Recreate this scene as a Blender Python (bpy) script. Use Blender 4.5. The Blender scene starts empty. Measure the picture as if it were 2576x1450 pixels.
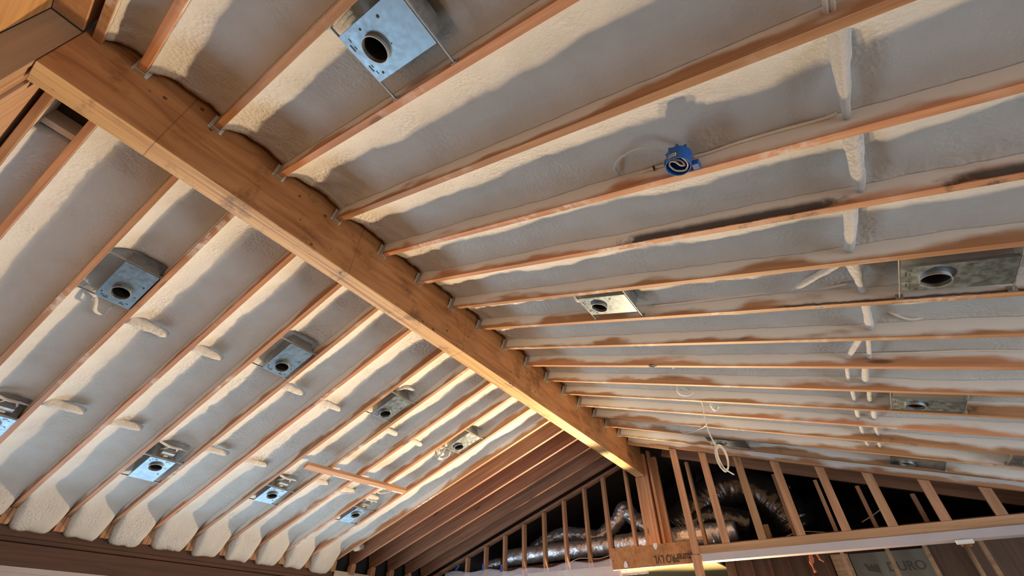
import bpy, bmesh, math, random
from mathutils import Vector, Matrix, noise
random.seed(7)
S = bpy.context.scene
COL = S.collection
ZC = 1.6                                   # camera height above the subfloor
# ---------------------------------------------------------------- camera
R = [[0.8191131615952068, 0.5735969000123757, 0.0063423022395059925],
     [-0.3662481101681079, 0.5314585837274658, -0.7638154852977816],
     [-0.4414928655140353, 0.623328460828309, 0.6454035014017332]]
cd = bpy.data.cameras.new('camera'); cam = bpy.data.objects.new('camera', cd); COL.objects.link(cam)
cd.sensor_width = 36; cd.lens = 1085.1529 / 2576 * 36; cd.clip_start = 0.02
cam.matrix_world = Matrix(((R[0][0], -R[1][0], -R[2][0], 0), (R[0][1], -R[1][1], -R[2][1], 0),
                           (R[0][2], -R[1][2], -R[2][2], ZC), (0, 0, 0, 1)))
S.camera = cam
# ---------------------------------------------------------------- view, world, lights
S.view_settings.view_transform = 'Standard'; S.view_settings.look = 'None'
S.view_settings.exposure = 0.0; S.view_settings.gamma = 1.0; S.view_settings.use_curve_mapping = False
W = bpy.data.worlds.new('world'); S.world = W; W.use_nodes = True
W.node_tree.nodes['Background'].inputs[0].default_value = (0.72, 0.80, 0.95, 1)
W.node_tree.nodes['Background'].inputs[1].default_value = 0.35
def area(name, loc, target, sx, sy, power, col, spread=180):
    l = bpy.data.lights.new(name, 'AREA'); l.shape = 'RECTANGLE'; l.size = sx; l.size_y = sy
    l.energy = power; l.color = col; l.spread = math.radians(spread)
    o = bpy.data.objects.new(name, l); COL.objects.link(o); o.location = loc
    o.rotation_euler = (Vector(target) - Vector(loc)).to_track_quat('-Z', 'Y').to_euler()
    return o
area('window_daylight_left', (-6.75, 3.0, 0.95), (0, 3.0, 1.1), 5.6, 1.7, 195, (0.60, 0.82, 1.0))
area('window_daylight_right', (4.3, 2.2, 1.0), (-3, 3.0, 2.2), 5.4, 2.0, 225, (0.80, 0.89, 1.0))
area('window_daylight_near', (-1.0, -3.4, 0.9), (-2, 4.0, 2.6), 6.0, 2.0, 55, (0.90, 0.92, 1.0))
area('work_lamp_glow', (-3.1, 7.6, 0.98), (-3.05, 3.0, 3.75), 0.26, 0.26, 190, (1.0, 0.69, 0.39), 99)
area('added_warm_fill', (-2.0, 7.5, 0.95), (-0.9, 4.4, 3.5), 0.30, 0.30, 95, (1.0, 0.70, 0.40), 112)  # added fill that warms the far right bays, no known lamp there

# ---------------------------------------------------------------- helpers
def tag(o, label=None, cat=None, group=None, kind=None):
    if label: o['label'] = label
    if cat: o['category'] = cat
    if group: o['group'] = group
    if kind: o['kind'] = kind
    return o
def empty(name, mat=None, loc=None):
    o = bpy.data.objects.new(name, None); COL.objects.link(o); o.empty_display_size = 0.1
    if mat is not None: o.matrix_world = mat
    if loc is not None: o.location = loc
    return o
class MB:
    def __init__(s): s.v = []; s.f = []
    def add(s, vs, fs):
        n = len(s.v); s.v += [tuple(v) for v in vs]; s.f += [tuple(i + n for i in f) for f in fs]; return s
    def box(s, x0, x1, y0, y1, z0, z1, M=None):
        vs = [Vector((x, y, z)) for z in (z0, z1) for y in (y0, y1) for x in (x0, x1)]
        if M is not None: vs = [M @ v for v in vs]
        return s.add(vs, [(0, 2, 3, 1), (4, 5, 7, 6), (0, 1, 5, 4), (2, 6, 7, 3), (0, 4, 6, 2), (1, 3, 7, 5)])
    def prism(s, pts, y0, y1):                 # polygon in x,z extruded along y
        n = len(pts); vs = [(p[0], y0, p[1]) for p in pts] + [(p[0], y1, p[1]) for p in pts]
        fs = [tuple(range(n)), tuple(range(2 * n - 1, n - 1, -1))] + [((i + 1) % n, i, i + n, (i + 1) % n + n) for i in range(n)]
        return s.add(vs, fs)
    def tube(s, pts, rad, n=8, closed=False, jit=0.0, seed=0):
        pts = [Vector(p) for p in pts]; m = len(pts)
        rad = rad if isinstance(rad, (list, tuple)) else [rad] * m
        up = Vector((0, 0, 1)); rings = []; prev = None
        for i in range(m):
            if closed: t = pts[(i + 1) % m] - pts[i - 1]
            else: t = pts[min(i + 1, m - 1)] - pts[max(i - 1, 0)]
            t.normalize()
            if prev is None:
                a = up if abs(t.z) < 0.9 else Vector((1, 0, 0)); u = t.cross(a).normalized()
            else:
                u = (prev - t * prev.dot(t)).normalized()
            prev = u; w = t.cross(u); ring = []
            for k in range(n):
                an = 2 * math.pi * k / n; r = rad[i]
                if jit:
                    q = pts[i] + (u * math.cos(an) + w * math.sin(an)) * r
                    r *= 1 + jit * noise.noise(q * 22 + Vector((seed, 0, 0))) + jit * .6 * noise.noise(q * 60)
                ring.append(pts[i] + (u * math.cos(an) + w * math.sin(an)) * r)
            rings.append(ring)
        vs = [v for r in rings for v in r]; fs = []
        for i in range(m if closed else m - 1):
            j = (i + 1) % m
            for k in range(n):
                fs.append((i * n + k, i * n + (k + 1) % n, j * n + (k + 1) % n, j * n + k))
        if not closed:
            fs.append(tuple(range(n - 1, -1, -1))); fs.append(tuple((m - 1) * n + k for k in range(n)))
        return s.add(vs, fs)
    def ring(s, c, r0, r1, z0, z1, n=40):      # annular wall, axis z
        vs = []
        for (r, z) in ((r0, z0), (r1, z0), (r1, z1), (r0, z1)):
            vs += [(c[0] + r * math.cos(2 * math.pi * k / n), c[1] + r * math.sin(2 * math.pi * k / n), z) for k in range(n)]
        fs = []
        for a in range(4):
            b = (a + 1) % 4
            fs += [(a * n + k, a * n + (k + 1) % n, b * n + (k + 1) % n, b * n + k) for k in range(n)]
        return s.add(vs, fs)
    def disc(s, c, r, z0, z1, n=32):
        return s.tube([(c[0], c[1], z0), (c[0], c[1], z1)], r, n)
    def build(s, name, mat, parent=None, M=None, smooth=False, bevel=0.0):
        me = bpy.data.meshes.new(name); me.from_pydata(s.v, [], s.f)
        bm = bmesh.new(); bm.from_mesh(me); bmesh.ops.recalc_face_normals(bm, faces=bm.faces)
        if bevel:
            bmesh.ops.bevel(bm, geom=[e for e in bm.edges if e.is_manifold and e.calc_face_angle(0) > 0.6], offset=bevel, segments=1, affect='EDGES')
        bm.to_mesh(me); bm.free()
        if smooth:
            for p in me.polygons: p.use_smooth = True
        me.materials.append(mat); o = bpy.data.objects.new(name, me); COL.objects.link(o)
        if parent is not None: o.parent = parent
        if M is not None:
            if parent is None: o.matrix_world = M
            else: o.matrix_local = M
        return o
def curve(pts, n=6):                            # Catmull-Rom through the points
    P = [Vector(p) for p in pts]; P = [P[0] * 2 - P[1]] + P + [P[-1] * 2 - P[-2]]; out = []
    for i in range(1, len(P) - 2):
        for k in range(n):
            t = k / n
            out.append(0.5 * ((2 * P[i]) + (-P[i - 1] + P[i + 1]) * t + (2 * P[i - 1] - 5 * P[i] + 4 * P[i + 1] - P[i + 2]) * t * t
                              + (-P[i - 1] + 3 * P[i] - 3 * P[i + 1] + P[i + 2]) * t ** 3))
    out.append(P[-2]); return out
def text_mesh(name, body, size, mat, M, parent=None, depth=0.0006, bold=0.0):
    c = bpy.data.curves.new(name, 'FONT'); c.body = body; c.size = size; c.extrude = depth; c.offset = bold
    t = bpy.data.objects.new(name + '_tmp', c); COL.objects.link(t)
    dg = bpy.context.evaluated_depsgraph_get(); me = bpy.data.meshes.new_from_object(t.evaluated_get(dg))
    bpy.data.objects.remove(t); me.name = name
    me.materials.clear(); me.materials.append(mat)
    o = bpy.data.objects.new(name, me); COL.objects.link(o)
    if parent is not None: o.parent = parent
    o.matrix_local = M
    return o

# ---------------------------------------------------------------- materials
def newmat(name):
    m = bpy.data.materials.new(name); m.use_nodes = True
    nt = m.node_tree; b = nt.nodes['Principled BSDF']
    return m, nt, b
def N(nt, t, **k):
    n = nt.nodes.new(t)
    for a, v in k.items():
        if a.startswith('i_'): n.inputs[int(a[2:]) if a[2:].isdigit() else a[2:]].default_value = v
        else: setattr(n, a, v)
    return n
def L(nt, a, b): nt.links.new(a, b)
def objcoord(nt, scale=(1, 1, 1), rnd=True):
    tc = N(nt, 'ShaderNodeTexCoord'); mp = N(nt, 'ShaderNodeMapping'); mp.inputs['Scale'].default_value = scale
    L(nt, tc.outputs['Object'], mp.inputs['Vector'])
    if rnd:
        oi = N(nt, 'ShaderNodeObjectInfo'); mu = N(nt, 'ShaderNodeMath', operation='MULTIPLY'); mu.inputs[1].default_value = 57.0
        L(nt, oi.outputs['Random'], mu.inputs[0]); cb = N(nt, 'ShaderNodeCombineXYZ')
        L(nt, mu.outputs[0], cb.inputs[0]); L(nt, mu.outputs[0], cb.inputs[1]); L(nt, mu.outputs[0], cb.inputs[2])
        L(nt, cb.outputs[0], mp.inputs['Location'])
    return mp.outputs[0], tc
def ramp(nt, fac, stops):
    r = N(nt, 'ShaderNodeValToRGB'); e = r.color_ramp.elements
    while len(e) > 2: e.remove(e[-1])
    for i, (p, c) in enumerate(stops):
        if i >= 2: e.new(p)
        e[i].position = p; e[i].color = (*c, 1)
    L(nt, fac, r.inputs[0]); return r.outputs[0]
def mix(nt, fac, a, b, mode='MIX'):
    m = N(nt, 'ShaderNodeMix', data_type='RGBA', blend_type=mode)
    for sock, v in ((m.inputs[0], fac), (m.inputs[6], a), (m.inputs[7], b)):
        if hasattr(v, 'is_linked'): L(nt, v, sock)
        elif isinstance(v, tuple): sock.default_value = (*v, 1) if len(v) == 3 else v
        else: sock.default_value = v
    return m.outputs[2]
def mrange(nt, v, a, b, c=0.0, d=1.0):
    m = N(nt, 'ShaderNodeMapRange', interpolation_type='SMOOTHSTEP')
    for i, x in ((1, a), (2, b), (3, c), (4, d)):
        if hasattr(x, 'is_linked'): L(nt, x, m.inputs[i])
        else: m.inputs[i].default_value = x
    L(nt, v, m.inputs[0]); return m.outputs[0]
def math2(nt, op, a, b=None):
    m = N(nt, 'ShaderNodeMath', operation=op)
    for i, x in enumerate((a, b)):
        if x is None: continue
        if hasattr(x, 'is_linked'): L(nt, x, m.inputs[i])
        else: m.inputs[i].default_value = x
    return m.outputs[0]
def noise_n(nt, vec, scale, detail=4, rough=0.55, dist=0.0):
    n = N(nt, 'ShaderNodeTexNoise'); n.inputs['Scale'].default_value = scale; n.inputs['Detail'].default_value = detail
    n.inputs['Roughness'].default_value = rough; n.inputs['Distortion'].default_value = dist
    L(nt, vec, n.inputs['Vector']); return n.outputs['Fac']
def bump(nt, b, h, strength, dist=0.01):
    bn = N(nt, 'ShaderNodeBump'); bn.inputs['Strength'].default_value = strength; bn.inputs['Distance'].default_value = dist
    L(nt, h, bn.inputs['Height']); L(nt, bn.outputs[0], b.inputs['Normal'])
FOAM = (0.69, 0.68, 0.65)
def wood_color(nt, axis, dark, mid, light, knots=0.9, var=True):
    sc = [26, 26, 26]; sc[axis] = 1.1
    v, tc = objcoord(nt, tuple(sc)); g = noise_n(nt, v, 1.0, 5, 0.6, 0.6)
    c = ramp(nt, g, [(0.30, dark), (0.52, mid), (0.72, light)])
    sc2 = [11, 11, 11]; sc2[axis] = 2.6
    v2, _ = objcoord(nt, tuple(sc2)); vo = N(nt, 'ShaderNodeTexVoronoi'); vo.inputs['Scale'].default_value = 0.55; L(nt, v2, vo.inputs['Vector'])
    k = mrange(nt, vo.outputs['Distance'], 0.05, 0.13, knots, 0.0)
    c = mix(nt, k, c, tuple(x * 0.35 for x in dark))
    v3, _ = objcoord(nt, (1, 1, 1)); big = noise_n(nt, v3, 1.7, 3, 0.5)
    c = mix(nt, mrange(nt, big, 0.35, 0.7, 0.0, 0.45), c, tuple(x * 0.75 for x in mid))
    if var:
        oi = N(nt, 'ShaderNodeObjectInfo'); hs = N(nt, 'ShaderNodeHueSaturation')
        L(nt, mrange(nt, oi.outputs['Random'], 0, 1, 0.497, 0.509), hs.inputs['Hue'])
        L(nt, mrange(nt, oi.outputs['Random'], 1, 0, 0.82, 1.15), hs.inputs['Value'])
        L(nt, c, hs.inputs['Color']); c = hs.outputs[0]
    return c, g, tc
def wood(name, axis, dark, mid, light, rough=0.62, knots=0.9):
    m, nt, b = newmat(name); c, g, _ = wood_color(nt, axis, dark, mid, light, knots)
    L(nt, c, b.inputs['Base Color']); b.inputs['Roughness'].default_value = rough; bump(nt, b, g, 0.12, 0.002); return m
FIR_D, FIR_M, FIR_L = (0.28, 0.12, 0.055), (0.43, 0.205, 0.10), (0.54, 0.29, 0.155)
STREAK_A = ((1.80, 2.90, 0.0, 0.075, 0.93), (3.10, 4.3, 0.0, 0.07, 0.9))
STREAK_B = ((2.40, 3.9, 0.0, 0.022, 0.9),)
def coated_rafter(name='fir_with_foam_overspray', streaks=()):
    m, nt, b = newmat(name)
    c, g, tc = wood_color(nt, 0, FIR_D, FIR_M, FIR_L)
    sp = N(nt, 'ShaderNodeSeparateXYZ'); L(nt, tc.outputs['Object'], sp.inputs[0])
    v, _ = objcoord(nt, (1, 0.0, 3.0)); n1 = noise_n(nt, v, 1.15, 3, 0.6)
    thr = mrange(nt, n1, 0.39, 0.67, -0.015, 0.062)
    v2, _ = objcoord(nt, (1, 1, 1)); n2 = noise_n(nt, v2, 14, 4, 0.65)
    zz = math2(nt, 'ADD', sp.outputs[2], math2(nt, 'MULTIPLY', math2(nt, 'SUBTRACT', n2, 0.5), 0.022))
    cov = mrange(nt, zz, thr, math2(nt, 'ADD', thr, 0.048))
    # the very bottom edge only carries a thin haze of spray here and there
    bot = mrange(nt, sp.outputs[2], 0.0005, 0.004)
    haze = mrange(nt, n1, 0.47, 0.36, 0.0, 0.6)
    nb = math2(nt, 'MULTIPLY', haze, mrange(nt, n2, 0.4, 0.62))
    cov = math2(nt, 'MAXIMUM', math2(nt, 'MULTIPLY', cov, bot), math2(nt, 'MULTIPLY', nb, math2(nt, 'SUBTRACT', 1.0, bot)))
    cov = math2(nt, 'MULTIPLY', cov, 0.95)
    # dust and black scorch streaks on a few faces
    st = math2(nt, 'MULTIPLY', mrange(nt, n1, 0.62, 0.72), mrange(nt, n2, 0.42, 0.6))
    c = mix(nt, math2(nt, 'MULTIPLY', st, 0.75), c, (0.035, 0.022, 0.018))
    c = mix(nt, cov, c, FOAM)
    for (s0, s1, z0, z1, dk) in streaks:          # black mould / scorch marks with a shape of their own
        sx = math2(nt, 'ADD', sp.outputs[0], math2(nt, 'MULTIPLY', math2(nt, 'SUBTRACT', n2, 0.5), 0.30))
        k = math2(nt, 'MULTIPLY', mrange(nt, sx, s0, s0 + 0.12), mrange(nt, sx, s1, s1 - 0.15))
        k = math2(nt, 'MULTIPLY', k, math2(nt, 'MULTIPLY', mrange(nt, zz, z0, z0 + 0.006), mrange(nt, zz, z1, z1 * 0.45)))
        c = mix(nt, math2(nt, 'MULTIPLY', k, dk), c, (0.022, 0.014, 0.011))
    L(nt, c, b.inputs['Base Color']); b.inputs['Roughness'].default_value = 0.6
    bump(nt, b, n2, 0.15, 0.004); return m
M_RAFT = coated_rafter()
M_RAFT_A = coated_rafter('fir_with_overspray_and_black_streaks', STREAK_A)
M_RAFT_B = coated_rafter('fir_with_overspray_and_mould_line', STREAK_B)
M_FIR = wood('bare_fir_framing', 0, (0.20, 0.085, 0.05), (0.31, 0.145, 0.085), (0.42, 0.22, 0.13))
M_FIRZ = wood('bare_fir_stud', 2, (0.26, 0.125, 0.065), (0.42, 0.22, 0.115), (0.54, 0.32, 0.18))
M_FIRY = wood('bare_fir_lengthwise', 1, (0.22, 0.10, 0.055), (0.36, 0.18, 0.10), (0.48, 0.27, 0.16))
M_PLATE = wood('pale_fir_plate', 0, (0.30, 0.16, 0.08), (0.46, 0.26, 0.14), (0.55, 0.33, 0.19), knots=0.7)
M_RED = wood('red_brown_board', 1, (0.05, 0.017, 0.011), (0.095, 0.034, 0.019), (0.13, 0.05, 0.027), knots=0.6)
M_DARKW = wood('dark_sheathing', 0, (0.03, 0.018, 0.012), (0.055, 0.032, 0.02), (0.08, 0.048, 0.03), knots=0.2)
M_PLY = wood('smooth_plywood', 2, (0.34, 0.19, 0.10), (0.42, 0.25, 0.14), (0.48, 0.30, 0.18), knots=0.15)
M_PLYX = wood('orange_plywood', 0, (0.36, 0.18, 0.07), (0.50, 0.28, 0.12), (0.58, 0.35, 0.17), knots=0.2)
M_OSB = wood('brown_fibre_panel', 2, (0.10, 0.05, 0.03), (0.15, 0.078, 0.045), (0.19, 0.10, 0.06), knots=0.2)
def beam_mat():
    m, nt, b = newmat('laminated_beam_wood')
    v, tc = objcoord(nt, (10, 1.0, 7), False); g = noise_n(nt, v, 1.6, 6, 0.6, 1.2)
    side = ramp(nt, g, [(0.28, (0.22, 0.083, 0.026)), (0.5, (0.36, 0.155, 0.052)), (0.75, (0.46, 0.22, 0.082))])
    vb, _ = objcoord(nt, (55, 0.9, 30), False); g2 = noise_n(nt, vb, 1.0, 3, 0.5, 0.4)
    bot = ramp(nt, g2, [(0.3, (0.33, 0.16, 0.055)), (0.5, (0.60, 0.37, 0.15)), (0.72, (0.68, 0.44, 0.21))])  # layered underside, lightened in colour for the light falling on it
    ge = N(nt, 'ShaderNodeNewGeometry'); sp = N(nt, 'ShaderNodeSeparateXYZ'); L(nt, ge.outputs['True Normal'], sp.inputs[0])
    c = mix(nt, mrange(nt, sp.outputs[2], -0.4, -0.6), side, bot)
    v4, _ = objcoord(nt, (1, 1, 1), False); vo = N(nt, 'ShaderNodeTexVoronoi'); vo.inputs['Scale'].default_value = 9; L(nt, v4, vo.inputs['Vector'])
    d = mrange(nt, vo.outputs['Distance'], 0.085, 0.13, 0.85, 0.0)
    vo2 = N(nt, 'ShaderNodeTexVoronoi'); vo2.inputs['Scale'].default_value = 1.5; L(nt, v4, vo2.inputs['Vector'])
    d = math2(nt, 'MULTIPLY', d, mrange(nt, noise_n(nt, v4, 2.3, 2), 0.44, 0.50))
    c = mix(nt, d, c, (0.05, 0.02, 0.01))
    stn = noise_n(nt, v4, 3.2, 5, 0.7); c = mix(nt, mrange(nt, stn, 0.53, 0.68, 0, 0.65), c, (0.11, 0.045, 0.018))
    # scarf seams of the veneers
    s2 = N(nt, 'ShaderNodeSeparateXYZ'); L(nt, tc.outputs['Object'], s2.inputs[0])
    w = N(nt, 'ShaderNodeMath', operation='PINGPONG'); w.inputs[1].default_value = 0.62
    L(nt, math2(nt, 'ADD', s2.outputs[1], 0.07), w.inputs[0])
    c = mix(nt, mrange(nt, w.outputs[0], 0.0, 0.006, 0.55, 0.0), c, (0.10, 0.04, 0.015))
    L(nt, c, b.inputs['Base Color']); b.inputs['Roughness'].default_value = 0.5; bump(nt, b, g, 0.1, 0.003); return m
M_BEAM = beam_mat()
def foam_mat():
    m, nt, b = newmat('sprayed_foam')
    v, tc = objcoord(nt, (1, 1, 1)); n = noise_n(nt, v, 5, 5, 0.6)
    c = ramp(nt, n, [(0.25, (0.63, 0.615, 0.575)), (0.5, FOAM), (0.78, (0.73, 0.725, 0.71))])
    f = noise_n(nt, v, 62, 7, 0.75); vo = N(nt, 'ShaderNodeTexVoronoi'); vo.inputs['Scale'].default_value = 48; L(nt, v, vo.inputs['Vector'])
    patch = mrange(nt, noise_n(nt, v, 2.2, 2), 0.42, 0.62)
    hgt = math2(nt, 'ADD', f, math2(nt, 'MULTIPLY', math2(nt, 'MULTIPLY', vo.outputs['Distance'], patch), 0.9))
    L(nt, c, b.inputs['Base Color']); b.inputs['Roughness'].default_value = 0.55
    b.inputs['Specular IOR Level'].default_value = 0.3
    bump(nt, b, hgt, 1.0, 0.011); return m
M_FOAM = foam_mat()
def metal(name, col, rough, metallic=0.95, bumpy=0.0, scale=30):
    m, nt, b = newmat(name); v, _ = objcoord(nt, (1, 1, 1)); n = noise_n(nt, v, scale, 4)
    L(nt, ramp(nt, n, [(0.3, tuple(x * 0.85 for x in col)), (0.7, col)]), b.inputs['Base Color'])
    b.inputs['Metallic'].default_value = metallic
    L(nt, mrange(nt, n, 0.2, 0.8, rough * 0.8, rough * 1.25), b.inputs['Roughness'])
    if bumpy: bump(nt, b, n, bumpy, 0.01)
    return m
M_GALV = metal('galvanised_steel', (0.25, 0.315, 0.37), 0.42)
M_GALVD = metal('dull_galvanised_steel', (0.42, 0.42, 0.40), 0.5, 0.85)
M_HANG = metal('zinc_hanger', (0.55, 0.53, 0.46), 0.5, 0.7)
M_FOIL = metal('crinkled_foil', (0.74, 0.75, 0.80), 0.30, 0.78, 1.0, 24)
M_FILM = metal('dark_foil_wrap', (0.10, 0.095, 0.09), 0.22, 0.8, 1.0, 13)
def plain(name, col, rough=0.6, **k):
    m, nt, b = newmat(name); v, _ = objcoord(nt, (1, 1, 1)); n = noise_n(nt, v, k.get('scale', 12), 4)
    L(nt, ramp(nt, n, [(0.3, tuple(x * 0.86 for x in col)), (0.7, col)]), b.inputs['Base Color'])
    b.inputs['Roughness'].default_value = rough
    if k.get('bump'): bump(nt, b, n, k['bump'], 0.004)
    return m
M_BLACK = plain('black_can_inside', (0.012, 0.012, 0.012), 0.6)  # near-black inside of the lamp cans
M_SLOT = plain('punched_slot', (0.03, 0.03, 0.035), 0.8)
M_BLUE = plain('blue_plastic', (0.012, 0.10, 0.36), 0.35)
M_TAPE = plain('blue_tape', (0.02, 0.08, 0.34), 0.55)
M_CABLE = plain('white_cable_jacket', (0.72, 0.66, 0.56), 0.45)
M_GREYC = plain('black_cable', (0.03, 0.03, 0.03), 0.5)
M_DRY = plain('drywall_face', (0.60, 0.53, 0.44), 0.8, scale=5)
M_LAV = plain('grey_painted_board', (0.47, 0.43, 0.45), 0.55, scale=3)
M_SHEET = plain('grey_green_sheet', (0.21, 0.195, 0.145), 0.7, scale=4)
M_STICK = plain('paper_sticker', (0.75, 0.75, 0.72), 0.6)
M_INK = plain('dark_ink', (0.035, 0.018, 0.012), 0.7)
M_INKG = plain('grey_ink', (0.105, 0.095, 0.07), 0.7)
M_CUP = plain('copper_socket_disc', (0.75, 0.42, 0.25), 0.4)
M_ORNG = plain('orange_insulation_scrap', (0.62, 0.19, 0.08), 0.9, bump=0.6, scale=60)
M_FLOOR = wood('plywood_subfloor', 0, (0.22, 0.15, 0.09), (0.30, 0.21, 0.13), (0.36, 0.26, 0.17))
M_ATTIC = plain('void_shade_black', (0.022, 0.019, 0.017), 0.85)  # near-black colour stands in for the darkness of the unlit void
M_OLIVE = plain('olive_ceiling_board', (0.36, 0.32, 0.16), 0.8)
M_CONC = plain('plain_wall_board', (0.34, 0.31, 0.28), 0.85)
mp_, nt_, b_ = newmat('clear_plastic_sheet'); M_PLAST = mp_
b_.inputs['Base Color'].default_value = (0.85, 0.82, 0.88, 1); b_.inputs['Roughness'].default_value = 0.18
b_.inputs['Alpha'].default_value = 0.28
_v, _ = objcoord(nt_, (1, 1, 1)); bump(nt_, b_, noise_n(nt_, _v, 7, 4, 0.5, 1.5), 0.8, 0.03)

# ---------------------------------------------------------------- roof geometry
A, H, BW, HB, MS = -2.2296, 2.3507 + ZC, 0.1413, 2.0117 + ZC, 0.33097
TH = math.atan(MS); CT = math.cos(TH)
AL = A - BW
YR = [-0.492, -0.2968, 0.1031, 0.5114, 0.9649, 1.3946, 1.7958, 2.2123, 2.6081, 3.0225, 3.4329, 3.8385, 4.2337, 4.6201, 5.0322, 5.3967, 5.7946, 6.128]
YL = [-0.512, -0.315, 0.1248, 0.4874, 0.9587, 1.3797, 1.7667, 2.163, 2.6137, 3.0056, 3.3997, 3.7996, 4.1949, 4.6227, 4.9757, 5.3635, 5.7549, 6.15, 6.53]
TK = 0.038; DEP = 0.235
LR = (2.6 - A) / CT; LL = (AL + 6.5) / CT
def frame(side, y):
    if side > 0: return Matrix.Translation((A, y, H)) @ Matrix.Rotation(TH, 4, 'Y')
    return Matrix.Translation((AL, y, H)) @ Matrix.Rotation(math.pi, 4, 'Z') @ Matrix.Rotation(TH, 4, 'Y')
def spt(side, x, y, d):                       # world point d above the rafter bottoms (square to the slope)
    s = (x - A) / CT if side > 0 else (AL - x) / CT
    M = frame(side, 0); v = M @ Vector((s, 0, d)); return Vector((v.x, y, v.z))
ORD = ['first', 'second', 'third', 'fourth', 'fifth', 'sixth', 'seventh', 'eighth', 'ninth', 'tenth', 'eleventh', 'twelfth', 'thirteenth',
       'fourteenth', 'fifteenth', 'sixteenth', 'seventeenth', 'eighteenth', 'nineteenth']

# ---------------------------------------------------------------- setting
def struct(name, mb, mat, **k):
    o = mb.build(name, mat, **k); o['kind'] = 'structure'; return o
struct('floor', MB().box(-7.2, 5.0, -3.8, 9.3, -0.05, 0.0), M_FLOOR)
# roof deck above the rafters (two slopes)
for side, nm in ((1, 'ceiling'), (-1, 'ceiling')):
    Ln = LR + 0.6 if side > 0 else LL + 0.5
    mb = MB()
    mb.box(-0.12, Ln, (-0.9 if side > 0 else -9.3), (9.3 if side > 0 else 0.9), DEP + 0.004, DEP + 0.022)
    struct(nm, mb, M_DARKW, M=frame(side, 0))
# left wall under the eave beam, with wide glazed opening
EX = -6.5
wl = MB(); EZ = 0.88 + ZC
wl.box(EX - 0.14, EX - 0.002, -0.8, 6.6, 1.98, 2.178)
wl.box(EX - 0.14, EX - 0.002, -0.8, 0.15, 0, 1.98); wl.box(EX - 0.14, EX - 0.002, 5.85, 6.6, 0, 1.98)
struct('wall_left', wl, M_LAV)
fr = MB()
for y in (0.15, 2.05, 3.95, 5.8): fr.box(EX - 0.10, EX - 0.04, y, y + 0.05, 0.0, 1.98)
fr.box(EX - 0.10, EX - 0.04, 0.2, 5.8, 0.0, 0.06); fr.box(EX - 0.10, EX - 0.04, 0.2, 5.8, 1.93, 1.98)
struct('window_1', fr, M_CONC)
# right side and near side walls (behind the camera's view)
wr = MB(); wr.box(4.55, 4.65, -3.8, 9.3, 0, 2.6); struct('wall_right', wr, M_CONC)
wn = MB(); wn.box(-6.6, 4.6, -3.8, -3.7, 0, 4.3); struct('wall_near', wn, M_CONC)
# attic beyond the gable framing
zd = lambda x: H - MS * (abs(x - (A if x > A else AL))) + 0.2
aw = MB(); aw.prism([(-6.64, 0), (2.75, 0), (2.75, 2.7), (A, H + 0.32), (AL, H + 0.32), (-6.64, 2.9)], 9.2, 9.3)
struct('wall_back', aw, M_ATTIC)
struct('ridge_light_block', MB().box(AL - 0.16, A + 0.16, -0.9, 9.3, H + DEP + 0.03, H + DEP + 0.06), M_DARKW)  # added strip over the ridge, stops light leaking between the two decks
struct('attic_light_block', MB().box(2.62, 2.66, -0.72, 9.2, 0.78 + ZC, H - MS * (2.62 - A) + 0.245), M_ATTIC)  # added closure at the right end, keeps sky light out of the attic
struct('eave_light_block', MB().box(EX - 0.16, EX - 0.13, -0.72, 9.2, EZ - 0.02, EZ + 0.42), M_ATTIC)  # added dark board, shuts out sky light behind the eave cripples
struct('ceiling', MB().box(-6.4, -1.62, 6.72, 9.18, 0.915 + ZC, 0.935 + ZC), M_OLIVE)
struct('ceiling', MB().box(-1.60, 2.6, 6.24, 9.18, 0.985 + ZC, 1.01 + ZC), M_OSB)

# ---------------------------------------------------------------- ridge beam
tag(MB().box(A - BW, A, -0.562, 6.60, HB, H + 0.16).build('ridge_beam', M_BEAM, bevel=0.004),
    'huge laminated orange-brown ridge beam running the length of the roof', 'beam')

# ---------------------------------------------------------------- rafters
def rafter_mesh(Ln, mat, name, tail=False):
    mb = MB(); n = 24
    mb.box(0.004, Ln, -TK / 2, TK / 2, 0, DEP)
    o = mb.build(name, mat, bevel=0.0015); return o
def place_copy(src, M, first):
    o = src if first else src.copy()
    if not first: COL.objects.link(o)
    o.matrix_world = M; return o
protoR = rafter_mesh(LR, M_RAFT, 'roof_rafter'); protoR0 = True
for i, y in enumerate(YR):
    o = place_copy(protoR, frame(1, y - TK / 2), i == 0)
    extra = {0: 'short-spaced fir rafter beside the near plywood end, its lower edge foamed white', 5: 'fir rafter on the right slope carrying the round blue box',
             17: 'foam-smeared last fir rafter of the right slope, resting on the flat wall studs'}.get(i)
    if i in (6, 8):
        o.material_slots[0].link = 'OBJECT'; o.material_slots[0].material = M_RAFT_A if i == 6 else M_RAFT_B
    tag(o, extra or 'fir rafter on the right slope, %s counted from the near plywood end' % ORD[i], 'rafter', 'right slope rafters')
protoL = rafter_mesh(LL, M_RAFT, 'roof_rafter')
bareL = rafter_mesh(LL, M_FIR, 'roof_rafter')
fb = True
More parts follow.
